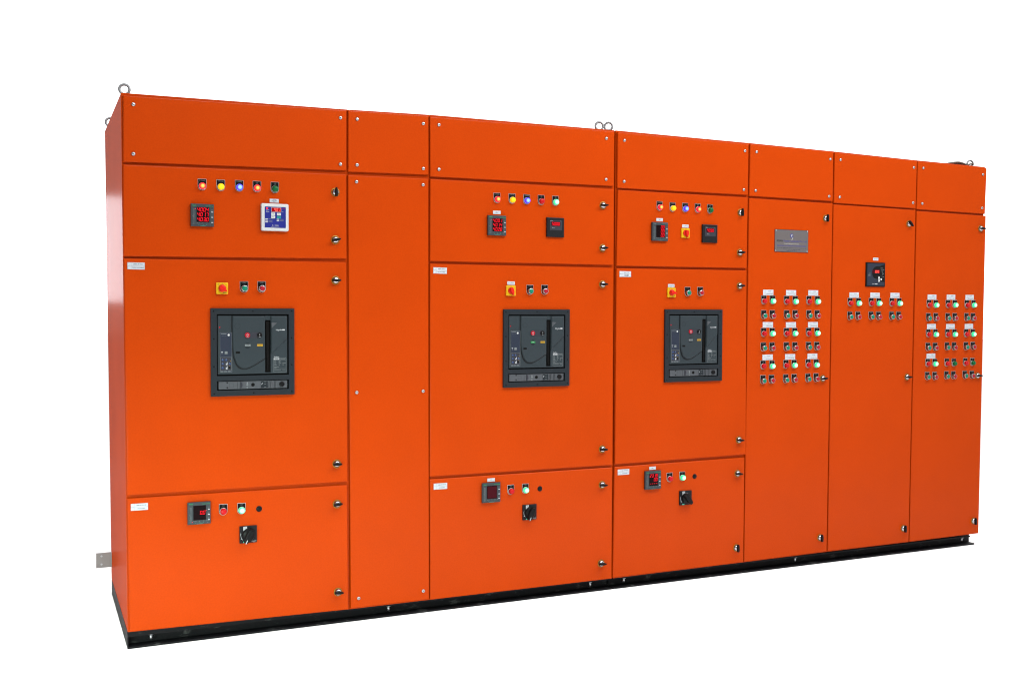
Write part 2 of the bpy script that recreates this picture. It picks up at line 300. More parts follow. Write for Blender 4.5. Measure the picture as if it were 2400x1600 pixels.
def inset_poly(p, d):
    n = len(p)
    out = []
    for i in range(n):
        a, b, c = Vector(p[i - 1]), Vector(p[i]), Vector(p[(i + 1) % n])
        e1, e2 = (b - a).normalized(), (c - b).normalized()
        n1, n2 = Vector((-e1.y, e1.x)), Vector((-e2.y, e2.x))
        k = n1 + n2
        den = max(0.25, 1 + n1.dot(n2))
        q = b + k * (d / den)
        out.append((q.x, q.y))
    return out

def circle(cx, cz, r, n=24, a0=0.0):
    return [(cx + r * math.cos(a0 + 2 * math.pi * i / n), cz + r * math.sin(a0 + 2 * math.pi * i / n)) for i in range(n)]

def rrect(x0, x1, z0, z1, r, n=4):
    pts = []
    for cx, cz, a in ((x1 - r, z0 + r, -90), (x1 - r, z1 - r, 0), (x0 + r, z1 - r, 90), (x0 + r, z0 + r, 180)):
        for i in range(n + 1):
            t = math.radians(a + 90 * i / n)
            pts.append((cx + r * math.cos(t), cz + r * math.sin(t)))
    return pts

class MB:
    def __init__(s):
        s.v, s.f, s.m, s.sm, s.mats = [], [], [], [], []
    def mi(s, name):
        if name not in s.mats:
            s.mats.append(name)
        return s.mats.index(name)
    def face(s, idx, m, smooth=False):
        s.f.append(tuple(idx)); s.m.append(s.mi(m)); s.sm.append(smooth)
    def ring(s, pts, y):
        k = len(s.v)
        s.v += [(x, y(x, z) if callable(y) else y, z) for x, z in pts]
        return list(range(k, k + len(pts)))
    def prism(s, poly, yb, yf, m, r=0.0, seg=2, cap=None, back=False, smooth=False):
        area2 = sum(poly[i - 1][0] * poly[i][1] - poly[i][0] * poly[i - 1][1] for i in range(len(poly)))
        if area2 < 0:
            poly = poly[::-1]
        steps = [(0.0, yb), (0.0, yf + r)]
        if r:
            for k in range(1, seg + 1):
                a = math.pi / 2 * k / seg
                steps.append((r * (1 - math.cos(a)), yf + r - r * math.sin(a)))
        rings = [s.ring(inset_poly(poly, d) if d else poly, y) for d, y in steps]
        n = len(poly)
        for A, B in zip(rings, rings[1:]):
            for i in range(n):
                j = (i + 1) % n
                s.face((A[i], A[j], B[j], B[i]), m, smooth)
        if smooth:      # separate rim so the flat cap keeps its own normals
            d, y = steps[-1]
            top = s.ring(inset_poly(poly, d) if d else poly, y)
        else:
            top = rings[-1]
        s.face(top, cap or m)
        if back:
            s.face(rings[0][::-1], m)
    def box(s, x0, x1, z0, z1, yb, yf, m, r=0.0, cap=None, back=False, seg=2):
        s.prism([(x0, z0), (x1, z0), (x1, z1), (x0, z1)], yb, yf, m, r, seg, cap, back)
    def cbox(s, cx, cz, w, h, yb, yf, m, r=0.0, cap=None):
        s.box(cx - w / 2, cx + w / 2, cz - h / 2, cz + h / 2, yb, yf, m, r, cap)
    def cyl(s, cx, cz, r, yb, yf, m, n=24, bev=0.0, cap=None):
        s.prism(circle(cx, cz, r, n), yb, yf, m, bev, 2, cap, smooth=True)
    def lathe(s, cx, cz, prof, m, n=24):
        rings = [s.ring(circle(cx, cz, max(r, 1e-5), n), y) for r, y in prof]
        for A, B in zip(rings, rings[1:]):
            for i in range(n):
                j = (i + 1) % n
                s.face((A[i], A[j], B[j], B[i]), m, True)
    def ringplate(s, cx, cz, r0, r1, y, m, n=28, a0=0.0, a1=2 * math.pi):
        k = len(s.v)
        full = abs(a1 - a0 - 2 * math.pi) < 1e-6
        cnt = n if full else n + 1
        for i in range(cnt):
            a = a0 + (a1 - a0) * i / n
            for r in (r1, r0):
                s.v.append((cx + r * math.cos(a), y, cz + r * math.sin(a)))
        for i in range(n):
            j = (i + 1) % cnt
            s.face((k + 2 * i, k + 2 * j, k + 2 * j + 1, k + 2 * i + 1), m)
    def outline(s, x0, x1, z0, z1, w, y, m):
        s.flat(x0, x1, z1 - w, z1, y, m); s.flat(x0, x1, z0, z0 + w, y, m)
        s.flat(x0, x0 + w, z0 + w, z1 - w, y, m); s.flat(x1 - w, x1, z0 + w, z1 - w, y, m)
    def flat(s, x0, x1, z0, z1, y, m):
        s.face(s.ring([(x0, z0), (x1, z0), (x1, z1), (x0, z1)], y), m)
    def poly(s, pts, y, m):
        a = sum(pts[i - 1][0] * pts[i][1] - pts[i][0] * pts[i - 1][1] for i in range(len(pts)))
        s.face(s.ring(pts if a > 0 else pts[::-1], y), m)
    def grid(s, xs, zs, holes, yb, yf, m):
        """flat plate with rectangular holes: front faces and all inner and outer rims"""
        nx, nz = len(xs) - 1, len(zs) - 1
        solid = lambda i, j: 0 <= i < nx and 0 <= j < nz and (i, j) not in holes
        for i in range(nx):
            for j in range(nz):
                if not solid(i, j):
                    continue
                x0, x1, z0, z1 = xs[i], xs[i + 1], zs[j], zs[j + 1]
                s.flat(x0, x1, z0, z1, yf, m)
                for di, dj, a, b in ((-1, 0, (x0, z1), (x0, z0)), (1, 0, (x1, z0), (x1, z1)), (0, -1, (x0, z0), (x1, z0)), (0, 1, (x1, z1), (x0, z1))):
                    if not solid(i + di, j + dj):
                        k = len(s.v)
                        s.v += [(a[0], yb, a[1]), (b[0], yb, b[1]), (b[0], yf, b[1]), (a[0], yf, a[1])]
                        s.face((k, k + 1, k + 2, k + 3), m)
    def text(s, t, size, cx, cz, y, m, width=None, bold=0.0):
        vs, fs, w, mid = text_shape(t)
        kx = size if width is None or w == 0 else min(size, width / w) if width > 0 else -width / w
        k = len(s.v)
        s.v += [(cx + (a - mid) * kx, y, cz + b * size) for a, b in vs]
        for f in fs:
            s.face([k + i for i in f], m)
        if bold:
            s.text(t, size, cx + bold, cz, y - 0.00004, m, width)
    def digits(s, t, x0, z0, w, h, y, m, slant=0.12, th=0.135):
        """seven-segment figures, right-aligned inside a field w wide; '.' belongs to the figure before it"""
        seg = {'0': 'abcdef', '1': 'bc', '2': 'abged', '3': 'abgcd', '4': 'fgbc', '5': 'afgcd', '6': 'afgedc', '7': 'abc', '8': 'abcdefg', '9': 'abcdfg', '-': 'g', ' ': ''}
        cells = []
        for ch in t:
            if ch == '.':
                cells[-1][1] = True
            else:
                cells.append([ch, False])
        n = 4
        cw = w / n
        g = cw * 0.76
        d = th * h
        for i, (ch, dot) in enumerate(cells):
            x = x0 + (n - len(cells) + i) * cw + cw * 0.08
            def P(px, pz):
                return (x + px + slant * (pz - h / 2), z0 + pz)
            e = d * 0.18
            R = {'a': (0, g, h - d, h), 'g': (0, g, h / 2 - d / 2, h / 2 + d / 2), 'd': (0, g, 0, d),
                 'f': (0, d, h / 2, h), 'b': (g - d, g, h / 2, h), 'e': (0, d, 0, h / 2), 'c': (g - d, g, 0, h / 2)}
            for q in seg[ch]:
                a, b, c, dd = R[q]
                if q in 'agd':
                    a, b = a + d * 0.6, b - d * 0.6
                else:
                    c, dd = c + e, dd - e
                s.poly([P(a, c), P(b, c), P(b, dd), P(a, dd)], y, m)
            if dot:
                s.poly([P(g + d * 0.15, 0), P(g + d * 1.05, 0), P(g + d * 1.05, d), P(g + d * 0.15, d)], y, m)
    def rot(s, k, deg, cx=0.0, cz=0.0):
        c, n = math.cos(math.radians(deg)), math.sin(math.radians(deg))
        for i in range(k, len(s.v)):
            x, y, z = s.v[i]
            s.v[i] = (cx + (x - cx) * c - (z - cz) * n, y, cz + (x - cx) * n + (z - cz) * c)
    def tube(s, pts, r, m, n=8, closed=False):
        P = [Vector(p) for p in pts]
        rings = []
        up = Vector((0, 0, 1))
        for i, p in enumerate(P):
            if closed:
                t = P[(i + 1) % len(P)] - P[i - 1]
            else:
                t = P[min(i + 1, len(P) - 1)] - P[max(i - 1, 0)]
            t.normalize()
            a = t.cross(Vector((0.31, 0.92, 0.23)) if closed else up).normalized()
            b = t.cross(a)
            k = len(s.v)
            for j in range(n):
                th = 2 * math.pi * j / n
                s.v.append(tuple(p + a * (r * math.cos(th)) + b * (r * math.sin(th))))
            rings.append(list(range(k, k + n)))
        pairs = list(zip(rings, rings[1:])) + ([(rings[-1], rings[0])] if closed else [])
        for A, B in pairs:
            for j in range(n):
                l = (j + 1) % n
                s.face((A[j], A[l], B[l], B[j]), m, True)
        if not closed:
            s.face(rings[0][::-1], m); s.face(rings[-1], m)
    def mesh(s, name):
        me = bpy.data.meshes.new(name)
        me.from_pydata(s.v, [], s.f)
        for n in s.mats:
            me.materials.append(MATS[n])
        me.polygons.foreach_set('material_index', s.m)
        me.polygons.foreach_set('use_smooth', s.sm)
        me.update()
        return me

def hexa(mb, c, m):
    """box from eight corners: four at the front (tl, tr, br, bl), four at the back"""
    k = len(mb.v)
    mb.v += c
    for f in ((3, 2, 1, 0), (4, 5, 6, 7), (0, 1, 5, 4), (2, 3, 7, 6), (1, 2, 6, 5), (3, 0, 4, 7)):
        mb.face([k + i for i in f], m)

# ---------------------------------------------------------------- scene objects
def thing(name, label, cat, loc=(0, 0, 0), group=None, mesh=None):
    o = bpy.data.objects.new(name, mesh)
    COL.objects.link(o)
    o.location = loc
    o['label'] = label
    o['category'] = cat
    if group:
        o['group'] = group
    return o

def part(name, src, parent, loc=(0, 0, 0), label=None):
    """a part (or sub-part) at loc, given in world axes relative to its parent's origin"""
    me = src.mesh(name) if isinstance(src, MB) else src
    o = bpy.data.objects.new(name, me)
    COL.objects.link(o)
    o.parent = parent
    o.location = loc
    if label:
        o['label'] = label
    return o

YD = -0.019                       # front of the doors
YF = -0.005                       # front frame of the bodies

# the white floor
fl = MB()
fl.v += [(-40, -40, 0), (45, -40, 0), (45, 60, 0), (-40, 60, 0)]
fl.face((0, 1, 2, 3), 'floor_white')
floor = bpy.data.objects.new('floor', fl.mesh('floor'))
COL.objects.link(floor)
floor['kind'] = 'structure'

# ---- the seven cabinets: body, covers and doors
CAB_LABELS = {
    1: 'wide orange end cabinet with the earth bar and a white square relay beside a meter',
    2: 'narrow blank orange cabinet whose tall cover is only screwed on, without any instruments',
    3: 'wide orange cabinet with a 50.00 display, beside the narrow blank cabinet',
    4: 'orange cabinet with a 49.90 display and a yellow switch on its upper door',
    5: 'orange cabinet with the grey steel nameplate above three rows of lamps and buttons',
    6: 'orange cabinet with one dark square controller above a single row of lamp groups',
    7: 'orange cabinet with only lamps and buttons, two of its green lamps dark, under the sling'}
CABS = {}
for i in range(7):
    n = i + 1
    gl, gr = (0.003 if i == 3 else 0.0005), (0.003 if i == 2 else 0.0005)
    (xl, zl), (xr, zr) = TOPS[i], TOPS[i + 1]
    (bl, cl), (br, cr_) = BOTS[i], BOTS[i + 1]
    if i == 6:
        xr, br = 4.979, 4.961
    ox = round((bl + br) / 2, 3)
    cab = thing('switchgear_cabinet', CAB_LABELS[n], 'electrical cabinet', (ox, 0, 0), 'cabinets of the orange switchboard')
    CABS[n] = (cab, ox)
    b = MB()
    yt, yb_ = 1.035, 0.965
    hexa(b, [(xl + gl - ox, YF, zl), (xr - gr - ox, YF, zr), (br - gr - ox, YF, cr_), (bl + gl - ox, YF, cl),
             (xl + gl - ox, yt, zl), (xr - gr - ox, yt, zr), (br - gr - ox, yb_, cr_), (bl + gl - ox, yb_, cl)], 'orange_powder_coat')
    body = part('body', b, cab)
    bv = body.modifiers.new('edge', 'BEVEL')
    bv.width, bv.segments = 0.0025, 2

scr = MB()
scr.lathe(0, 0, [(0.0080, 0.0), (0.0080, -0.0018), (0.0070, -0.0042), (0.0045, -0.0056), (0.0, -0.0058)], 'zinc', 16)
scr.cbox(0, 0, 0.0075, 0.0013, -0.0050, -0.0061, 'ink_black'); scr.cbox(0, 0, 0.0013, 0.0075, -0.0050, -0.00612, 'ink_black')
SCREW = scr.mesh('screw')
for key, quad in DOORS.items():
    n = int(key[1])
    cab, ox = CABS[n]
    cx, cz = sum(q[0] for q in quad) / 4, sum(q[1] for q in quad) / 4
    d = MB()
    q = [(x - cx, z - cz) for x, z in quad]
    if key == 'c7a':             # the outer upper corner is cut round
        tl, tr, br, bl = q
        q = [tl, (tr[0] - 0.014, tr[1] + 0.0005), (tr[0] - 0.004, tr[1] - 0.004), (tr[0], tr[1] - 0.014), br, bl]
    d.prism(q, YF - 0.0005, YD, 'orange_powder_coat', 0.0045, 4, back=True)
    cover = key in SCREWS
    o = part('cover_panel' if cover else 'door', d, cab, (cx - ox, 0, cz))
    for x, z in SCREWS.get(key, []):
        part('screw', SCREW, o, (x - cx, YD, z - cz)).rotation_euler.y = random.Random(int(x * 1000 + z * 77)).uniform(0, 1.5)

def on_door(n, name, src, x, z, label=None, y=YD):
    cab, ox = CABS[n]
    return part(name, src, cab, (x - ox, y, z), label)

# ---- quarter-turn locks
lk = MB()
lk.lathe(0, 0, [(0.0198, 0.0), (0.0198, -0.0012), (0.0190, -0.0018), (0.0160, -0.0019)], 'brass_washer', 28)
lk.lathe(0, 0, [(0.0166, -0.0015), (0.0160, -0.0050), (0.0140, -0.0090), (0.0110, -0.0120), (0.0070, -0.0138), (0.0, -0.0142)], 'chrome', 28)
LOCK = lk.mesh('door_lock')
hd = MB()
hd.cyl(0, 0, 0.0072, -0.012, -0.0215, 'black_plastic', 16, 0.001)
hd.prism([(-0.0200, -0.0046), (-0.006, -0.0060), (0.008, -0.0056), (0.0195, -0.0034), (0.0205, 0.0), (0.0195, 0.0034), (0.008, 0.0056), (-0.006, 0.0060), (-0.0200, 0.0046)], -0.0130, -0.0255, 'black_plastic', 0.002, 2, back=True)
LHANDLE = hd.mesh('handle')
for n, l in LOCKS.items():
    for x, z, ang in l:
        o = on_door(n, 'door_lock', LOCK, x, z)
        part('handle', LHANDLE, o).rotation_euler.y = -math.radians(ang)

# ---- lamps and push buttons with their name tags
def tag_outline(w, h, inset=0.0):
    r = w / 2 - inset
    pts = [(-r, -inset), (-r, -(h - w / 2))]
    pts += [(r * math.cos(a), -(h - w / 2) + r * math.sin(a)) for a in [math.pi + math.pi * k / 14 for k in range(1, 14)]]
    pts += [(r, -(h - w / 2)), (r, -inset)]
    return pts
TAG_W, TAG_H = 0.0360, 0.0490
LC = -(TAG_H - TAG_W / 2)
def tag_mesh(writing):
    t = MB()
    t.prism(tag_outline(TAG_W, TAG_H), 0.0005, -0.0018, 'silver', 0.0004, 1)
    t.prism(tag_outline(TAG_W, TAG_H, 0.0014), -0.001, -0.0022, 'tag_black')
    ls = writing.split('|')
    for k, s in enumerate(ls):
        t.text(s, 0.0062 if len(ls) == 1 else 0.0050, 0, (-0.0072 if len(ls) == 1 else -0.0060 - 0.0052 * k), -0.00245, 'print_grey', 0.028)
    return t
TAGM, LAMPM = {}, {}
HANG = random.Random(3)
def collar(mb, r):
    mb.lathe(0, LC, [(r + 0.0005, -0.002), (r + 0.0005, -0.0045), (r, -0.0054), (r - 0.0015, -0.0056)], 'silver', 28)
def lens_mesh(m):
    t = MB()
    t.lathe(0, 0, [(0.0140, -0.0050), (0.0140, -0.0130), (0.0134, -0.0160), (0.0118, -0.0188), (0.0092, -0.0208), (0.0055, -0.0220), (0.0, -0.0224)], m, 28)
    return t.mesh('lens')
def cap_mesh(m):
    t = MB()
    t.lathe(0, 0, [(0.0110, -0.010), (0.0110, -0.0196), (0.0100, -0.0208), (0.0, -0.0211)], m, 24)
    return t.mesh('button_cap')
def button_base(writing):
    t = tag_mesh(writing)
    t.lathe(0, LC, [(0.0150, -0.002), (0.0150, -0.0075), (0.0140, -0.0090), (0.0138, -0.0160), (0.0132, -0.0178), (0.0116, -0.0184)], 'chrome', 32)
    for k in range(12):          # notches of the chrome ring
        i0 = len(t.v)
        t.cbox(0.0136, LC, 0.0016, 0.0026, -0.0100, -0.0187, 'silver', 0.0003)
        t.rot(i0, k * 30 + 8, 0, LC)
    return t.mesh('push_button')
def lamp_base(writing):
    t = tag_mesh(writing)
    collar(t, 0.0145)
    return t.mesh('indicator_lamp')
KIND = {'LR': ('lens_red_lit', 'lit red indicator lamp'), 'LY': ('lens_yellow_lit', 'lit yellow indicator lamp'), 'LB': ('lens_blue_lit', 'lit blue indicator lamp'),
        'LG': ('lens_green_lit', 'brightly lit green indicator lamp'), 'DR': ('lens_red_off', 'unlit red indicator lamp'), 'DG': ('lens_green_off', 'unlit dark green indicator lamp'),
        'BG': ('cap_green', 'green start push button'), 'BR': ('cap_red', 'red stop push button')}
for n, x, z, kind in TAGS:
    k, writing = kind.split(':')
    mname, lbl = KIND[k]
    button = k[0] == 'B'
    if kind not in TAGM:
        TAGM[kind] = button_base(writing) if button else lamp_base(writing)
    if k not in LAMPM:
        LAMPM[k] = cap_mesh(mname) if button else lens_mesh(mname)
    o = on_door(n, 'push_button' if button else 'indicator_lamp', TAGM[kind], x, z, lbl)
    o.rotation_euler.y = math.radians(HANG.uniform(-1.2, 1.2))
    part('button_cap' if button else 'lens', LAMPM[k], o, (0, 0, LC))

# ---- paper and engraved label plates
def id_label(a, lines):
    t = MB()
    w, h = 0.069, 0.0295
    t.cbox(0, 0, w, h, 0.0005, -0.0012, 'label_white', 0.0002)
    t.outline(-w / 2 + 0.0006, w / 2 - 0.0006, -h / 2 + 0.0006, h / 2 - 0.0006, 0.0004, -0.0014, 'print_grey')
    t.flat(-w / 2 + 0.0145, -w / 2 + 0.0151, -h / 2 + 0.001, h / 2 - 0.001, -0.0015, 'print_grey')
    t.flat(-w / 2 + 0.0151, w / 2 - 0.001, -0.0003, 0.0003, -0.0015, 'print_grey')
    t.text(a, 0.0050, -w / 2 + 0.0075, 0, -0.0015, 'ink', 0.0115)
    ys = (0.0070, -0.0070) if len(lines) == 2 else (0.0070, -0.0045, -0.0100)
    for s, zz in zip(lines, ys):
        t.text(s, 0.0058 if len(lines) == 2 else 0.0048, 0.0072, zz, -0.0015, 'ink', 0.050, 0.0003)
    return t.mesh('label_plate')
def grid_label():
    t = MB()
    w, h = 0.070, 0.0305
    t.cbox(0, 0, w, h, 0.0005, -0.0012, 'label_white', 0.0002)
    t.flat(-w / 2 + 0.0150, -w / 2 + 0.0154, -h / 2 + 0.001, h / 2 - 0.001, -0.0014, 'print_grey')
    t.flat(-w / 2 + 0.003, w / 2 - 0.001, -0.0006, -0.0002, -0.0014, 'print_grey')
    t.text('25 KVAR', 0.0052, 0.0085, 0.0073, -0.0014, 'ink', 0.024, 0.0002)
    t.text('CAPACITOR BANK', 0.0052, 0.0080, -0.0078, -0.0014, 'ink', 0.044, 0.0002)
    return t.mesh('label_plate')
def small_label(lines):
    t = MB()
    h = 0.0165 if len(lines) == 1 else 0.0165
    w = 0.040
    t.cbox(0, 0, w, h, 0.0005, -0.0012, 'label_white', 0.0002)
    for k, s in enumerate(lines):
        zz = 0 if len(lines) == 1 else 0.0048 - 0.0048 * k
        t.text(s, 0.0050 if len(lines) == 1 else 0.0036, 0, zz, -0.0014, 'ink', 0.034, 0.0002)
    return t.mesh('label_plate')
LABM = {}
TILT = random.Random(11)
for n, x, z, k in LABELS:
    if k not in LABM:
        f = k.split(':')
        LABM[k] = id_label(f[1], f[2:]) if f[0] == 'id' else grid_label() if f[0] == 'grid' else small_label(f[1:])
    on_door(n, 'label_plate', LABM[k], x, z).rotation_euler.y = math.radians(TILT.uniform(-0.9, 0.9))

# ---- 96 mm panel meters
def meter_case(green):
    t = MB()
    w = 0.048
    t.box(-w + 0.002, w - 0.002, -w + 0.002, w - 0.002, 0.0005, -0.006, 'near_black')
    t.box(-w, w, -w, w, -0.005, -0.015, 'meter_slate', 0.0022, seg=2)
    y = -0.0152
    g = 'print_green' if green else 'print_grey'
    t.text('Schneider', 0.0060, -0.0335, 0.0405, y, g, -0.0160, 0.0004)
    t.text('Power & Energy', 0.0042, 0.0290, 0.0395, y, g, -0.0310, 0.0003)
    for k in range(3):
        t.flat(0.0365, 0.0445, 0.0125 - 0.0222 * k, 0.0160 - 0.0222 * k, y, 'print_white')
        for dz in (0.0068, 0.0115):
            t.flat(0.0370, 0.0425, 0.0125 - 0.0222 * k + dz, 0.0135 - 0.0222 * k + dz, y, 'print_grey')
    rnd = random.Random(5)
    for k in range(14):
        z = 0.024 - 0.0048 * k
        t.flat(-0.0395 + rnd.uniform(-0.002, 0.002), -0.0345, z, z + 0.0012, y, 'print_grey')
        t.flat(-0.0322, -0.0308, z - 0.0004, z + 0.0016, y, 'print_grey')
    for x in (-0.0240, -0.0160, -0.0010, 0.0160, 0.0300):
        t.flat(x, x + 0.0042, -0.0345, -0.0331, y, 'print_grey')
    for x, z in ((-0.0150, -0.0415), (0.0030, -0.0405), (0.0170, -0.0410)):
        t.text('>', 0.0050, x, z, y, 'teal_mark')
    t.flat(-0.011, 0.014, -0.0452, -0.0446, y, 'teal_mark')
    t.text('A', 0.0050, 0.0345, -0.0420, y, 'print_grey'); t.text('V', 0.0050, 0.0405, -0.0420, y, 'print_grey')
    return t.mesh('panel_meter')
def meter_display(rows, leds=()):
    t = MB()
    x0, x1, z0, z1 = -0.0245, 0.0285, -0.0295, 0.0335
    t.box(x0, x1, z0, z1, 0, -0.0008, 'display_dark')
    if not any(rows):
        t.flat(x0 + 0.003, x1 - 0.002, z0 + 0.003, z1 - 0.003, -0.0009, 'display_dim')
    for k, s in enumerate(rows):
        if s:
            h = 0.0162
            t.digits(s, x0 + 0.0025, z1 - 0.0185 - 0.0208 * k, 0.0490, h, -0.0010, 'digit_red')
    for x, z in leds:
        t.flat(x - 0.0011, x + 0.0011, z - 0.0014, z + 0.0014, -0.0010, 'led_red')
    return t.mesh('display')
ROWS = [(['400.4', '401.7', '403.0'], [(-0.0300, 0.0260)], True, 'panel meter showing 400.4, 401.7 and 403.0'),
        (['400.1', '401.4', '402.8'], [(-0.0285, 0.0265)], True, 'panel meter showing 400.1, 401.4 and 402.8'),
        (['0.0', '0.0', '0.0'], [], False, 'panel meter showing three zero readings'),
        (['', '0.0', ''], [(0.0285, 0.0105), (-0.0290, -0.0370)], True, 'panel meter showing one zero reading'),
        (['', '', ''], [], True, 'panel meter with a blank dark display'),
        (['231.8', '0.0', '----'], [], True, 'panel meter showing 231.8 and a dashed line')]
CASE = {g: meter_case(g) for g in (True, False)}
for (n, x, z), (rows, leds, g, lbl) in zip(METERS, ROWS):
    o = on_door(n, 'panel_meter', CASE[g], x, z, lbl)
    part('display', meter_display(rows, leds), o, (0, -0.0150, 0))

# ---- frequency meters
fm = MB()
fm.box(-0.046, 0.046, -0.046, 0.046, 0.0005, -0.004, 'near_black')
fm.prism([(-0.048, -0.048), (0.048, -0.048), (0.048, 0.048), (-0.048, 0.048)], -0.003, -0.012, 'near_black', 0.003, 2)
fm.flat(-0.032, 0.036, -0.0140, 0.0345, -0.0122, 'charcoal')
fm.text('F', 0.0075, -0.0175, -0.0030, -0.0125, 'print_white'); fm.text('Hz', 0.0055, -0.0090, -0.0035, -0.0125, 'print_white')
fm.text('Schneider', 0.0036, -0.0230, 0.0325, -0.0125, 'print_white', None, 0.0002); fm.text('DM', 0.0034, 0.0270, 0.0325, -0.0125, 'print_grey')
FM = fm.mesh('frequency_meter')
for (n, x, z), val in zip(FREQ, ('50.00', '49.90')):
    o = on_door(n, 'frequency_meter', FM, x, z, 'black square frequency meter showing ' + val)
    t = MB()
    t.prism(rrect(-0.0245, 0.0255, 0.0070, 0.0280, 0.003), 0, -0.0008, 'display_dim', cap='display_dim')
    t.digits(val, -0.0205, 0.0093, 0.0440, 0.0158, -0.0010, 'digit_red', 0.08)
    part('display', t, o, (0, -0.0122, 0))

# ---- voltage monitoring relay
rl = MB()
rl.prism(rrect(-0.060, 0.060, -0.060, 0.060, 0.006), 0.0005, -0.017, 'white_plastic', 0.004, 3)
RO = on_door(1, 'voltage_relay', rl, RELAY[0], RELAY[1], 'white framed voltage relay with a blue face')
t = MB()
t.prism(rrect(-0.0455, 0.0470, -0.0460, 0.0455, 0.003), 0, -0.0007, 'relay_blue')
y = -0.0009
t.cyl(-0.0350, 0.0380, 0.0040, 0, -0.0016, 'led_red', 16)
for z in (0.0305, 0.0230):
    t.outline(-0.0385, -0.0335, z - 0.0025, z + 0.0025, 0.0008, y, 'print_white'); t.flat(-0.0310, -0.0265, z - 0.0008, z + 0.0008, y, 'print_white')
t.flat(0.0300, 0.0450, 0.0385, 0.0398, y, 'cap_red'); t.text('volts', 0.0036, 0.0330, 0.0250, y, 'print_white')
for r, (xa, xb) in enumerate(((-0.0435, -0.0320), (0.0065, 0.0170))):
    for k in range(3 - r):
        z = -0.0085 - 0.0068 * k
        t.flat(xa, xb, z - 0.0020, z + 0.0020, y, 'print_white')
        t.flat(xb + 0.0020, xb + (0.030 if k == 0 and r == 0 else 0.020), z - 0.0009, z + 0.0009, y, 'print_grey')
t.text('K - VPRO', 0.0068, 0.0010, -0.0360, y, 'print_white', None, 0.0004)
t.text('Voltage Protection Relay', 0.0038, 0.0005, -0.0430, y, 'print_white')
part('face_plate', t, RO, (0, -0.0170, 0))
t = MB()
t.box(-0.0170, 0.0265, 0.0225, 0.0430, 0, -0.0010, 'print_white')
t.box(-0.0158, 0.0253, 0.0237, 0.0418, -0.0005, -0.0014, 'display_glow')
t.digits('401', -0.0150, 0.0257, 0.0390, 0.0142, -0.0016, 'digit_hot', 0.1, 0.2)
part('display', t, RO, (0, -0.0177, 0))
for x, z, m in ((-0.0090, 0.0140, 'white_plastic'), (0.0165, 0.0140, 'white_plastic'), (-0.0090, 0.0010, 'white_plastic'), (0.0165, 0.0005, 'relay_teal')):
    t = MB()
    t.prism(rrect(-0.0085, 0.0085, -0.0055, 0.0055, 0.0012), 0, -0.0016, m)
    t.text({(True, True): 'SET', (False, True): 'MENU', (True, False): 'INC', (False, False): 'RST'}[(x < 0, z > 0.01)], 0.0042, 0, 0, -0.0018, 'ink', 0.013)
    part('button', t, RO, (x, -0.0177, z))

# ---- power factor controller
pc = MB()
pc.box(-0.068, 0.068, -0.068, 0.068, 0.0005, -0.004, 'black_plastic')
pc.prism(rrect(-0.072, 0.072, -0.070, 0.070, 0.002), -0.0005, -0.007, 'black_plastic', 0.002, 2)
PO = on_door(6, 'power_factor_controller', pc, PFC[0], PFC[1], 'dark square controller showing 1.00')
t = MB()
t.box(-0.0640, 0.0660, -0.0640, 0.0640, 0, -0.0006, 'slate_blue')
y = -0.0008
shape = [(0.0000 + 0.0400 * math.cos(a) + 0.012, 0.0100 + 0.0385 * math.sin(a)) for a in [math.pi / 2 + math.pi * k / 20 for k in range(21)]]
shape += [(0.030, -0.0250), (0.042, -0.0400), (0.0660, -0.0425), (0.0660, 0.0590), (0.042, 0.0535), (0.030, 0.0490)]
t.poly(shape, y, 'black_plastic')
for k, (xa, z, w, m) in enumerate(((0.034, 0.0365, 0.020, 'print_grey'), (0.037, 0.0285, 0.006, 'print_grey'), (0.049, 0.0285, 0.014, 'print_grey'), (0.049, 0.0235, 0.006, 'print_grey'), (0.049, 0.0165, 0.005, 'print_grey'),
                                   (0.049, 0.0110, 0.006, 'print_grey'), (0.050, 0.0040, 0.011, 'print_grey'), (0.049, -0.0010, 0.004, 'print_grey'), (0.050, -0.0135, 0.011, 'print_grey'))):
    t.flat(xa, xa + w, z, z + 0.0022, y - 0.0002, m)
for z in (0.0220, 0.0160, -0.0070, -0.0130):
    t.flat(0.0380, 0.0410, z, z + 0.0016, y - 0.0002, 'print_grey')
for w, z in ((0.010, 0.0050), (0.018, -0.0020), (0.018, -0.0075)):
    t.flat(-0.0400 - w, -0.0400, z, z + 0.0026, y, 'print_grey')
t.flat(-0.012, 0.014, -0.0262, -0.0255, y - 0.0002, 'print_grey')
t.text('Schneider', 0.0065, -0.0180, -0.0540, y, 'print_white', -0.0200, 0.0003)
t.flat(-0.0055, 0.0130, -0.0562, -0.0518, y, 'print_white')
part('face_plate', t, PO, (0, -0.0070, 0))
t = MB()
t.box(-0.0270, -0.0070, 0.0085, 0.0265, 0, -0.0006, 'display_dim')
t.box(-0.0069, 0.0280, 0.0085, 0.0265, 0, -0.0006, 'display_glow')
t.digits('1.00', -0.0280, 0.0100, 0.0520, 0.0150, -0.0008, 'digit_hot', 0.08, 0.2)
part('display', t, PO, (0, -0.0078, 0))
for pts in ([(0.0160, -0.0250), (0.0300, -0.0250), (0.0280, -0.0150), (0.0245, -0.0100), (0.0215, -0.0100), (0.0180, -0.0150)],
            [(0.0160, -0.0290), (0.0300, -0.0290), (0.0280, -0.0380), (0.0245, -0.0430), (0.0215, -0.0430), (0.0180, -0.0380)], circle(0.0400, -0.0270, 0.0060, 14)):
    t = MB()
    cx, cz = sum(p[0] for p in pts) / len(pts), sum(p[1] for p in pts) / len(pts)
    t.prism([(a - cx, b - cz) for a, b in pts], 0, -0.0030, 'white_plastic', 0.0012, 2)
    part('button', t, PO, (cx, -0.0078, cz))

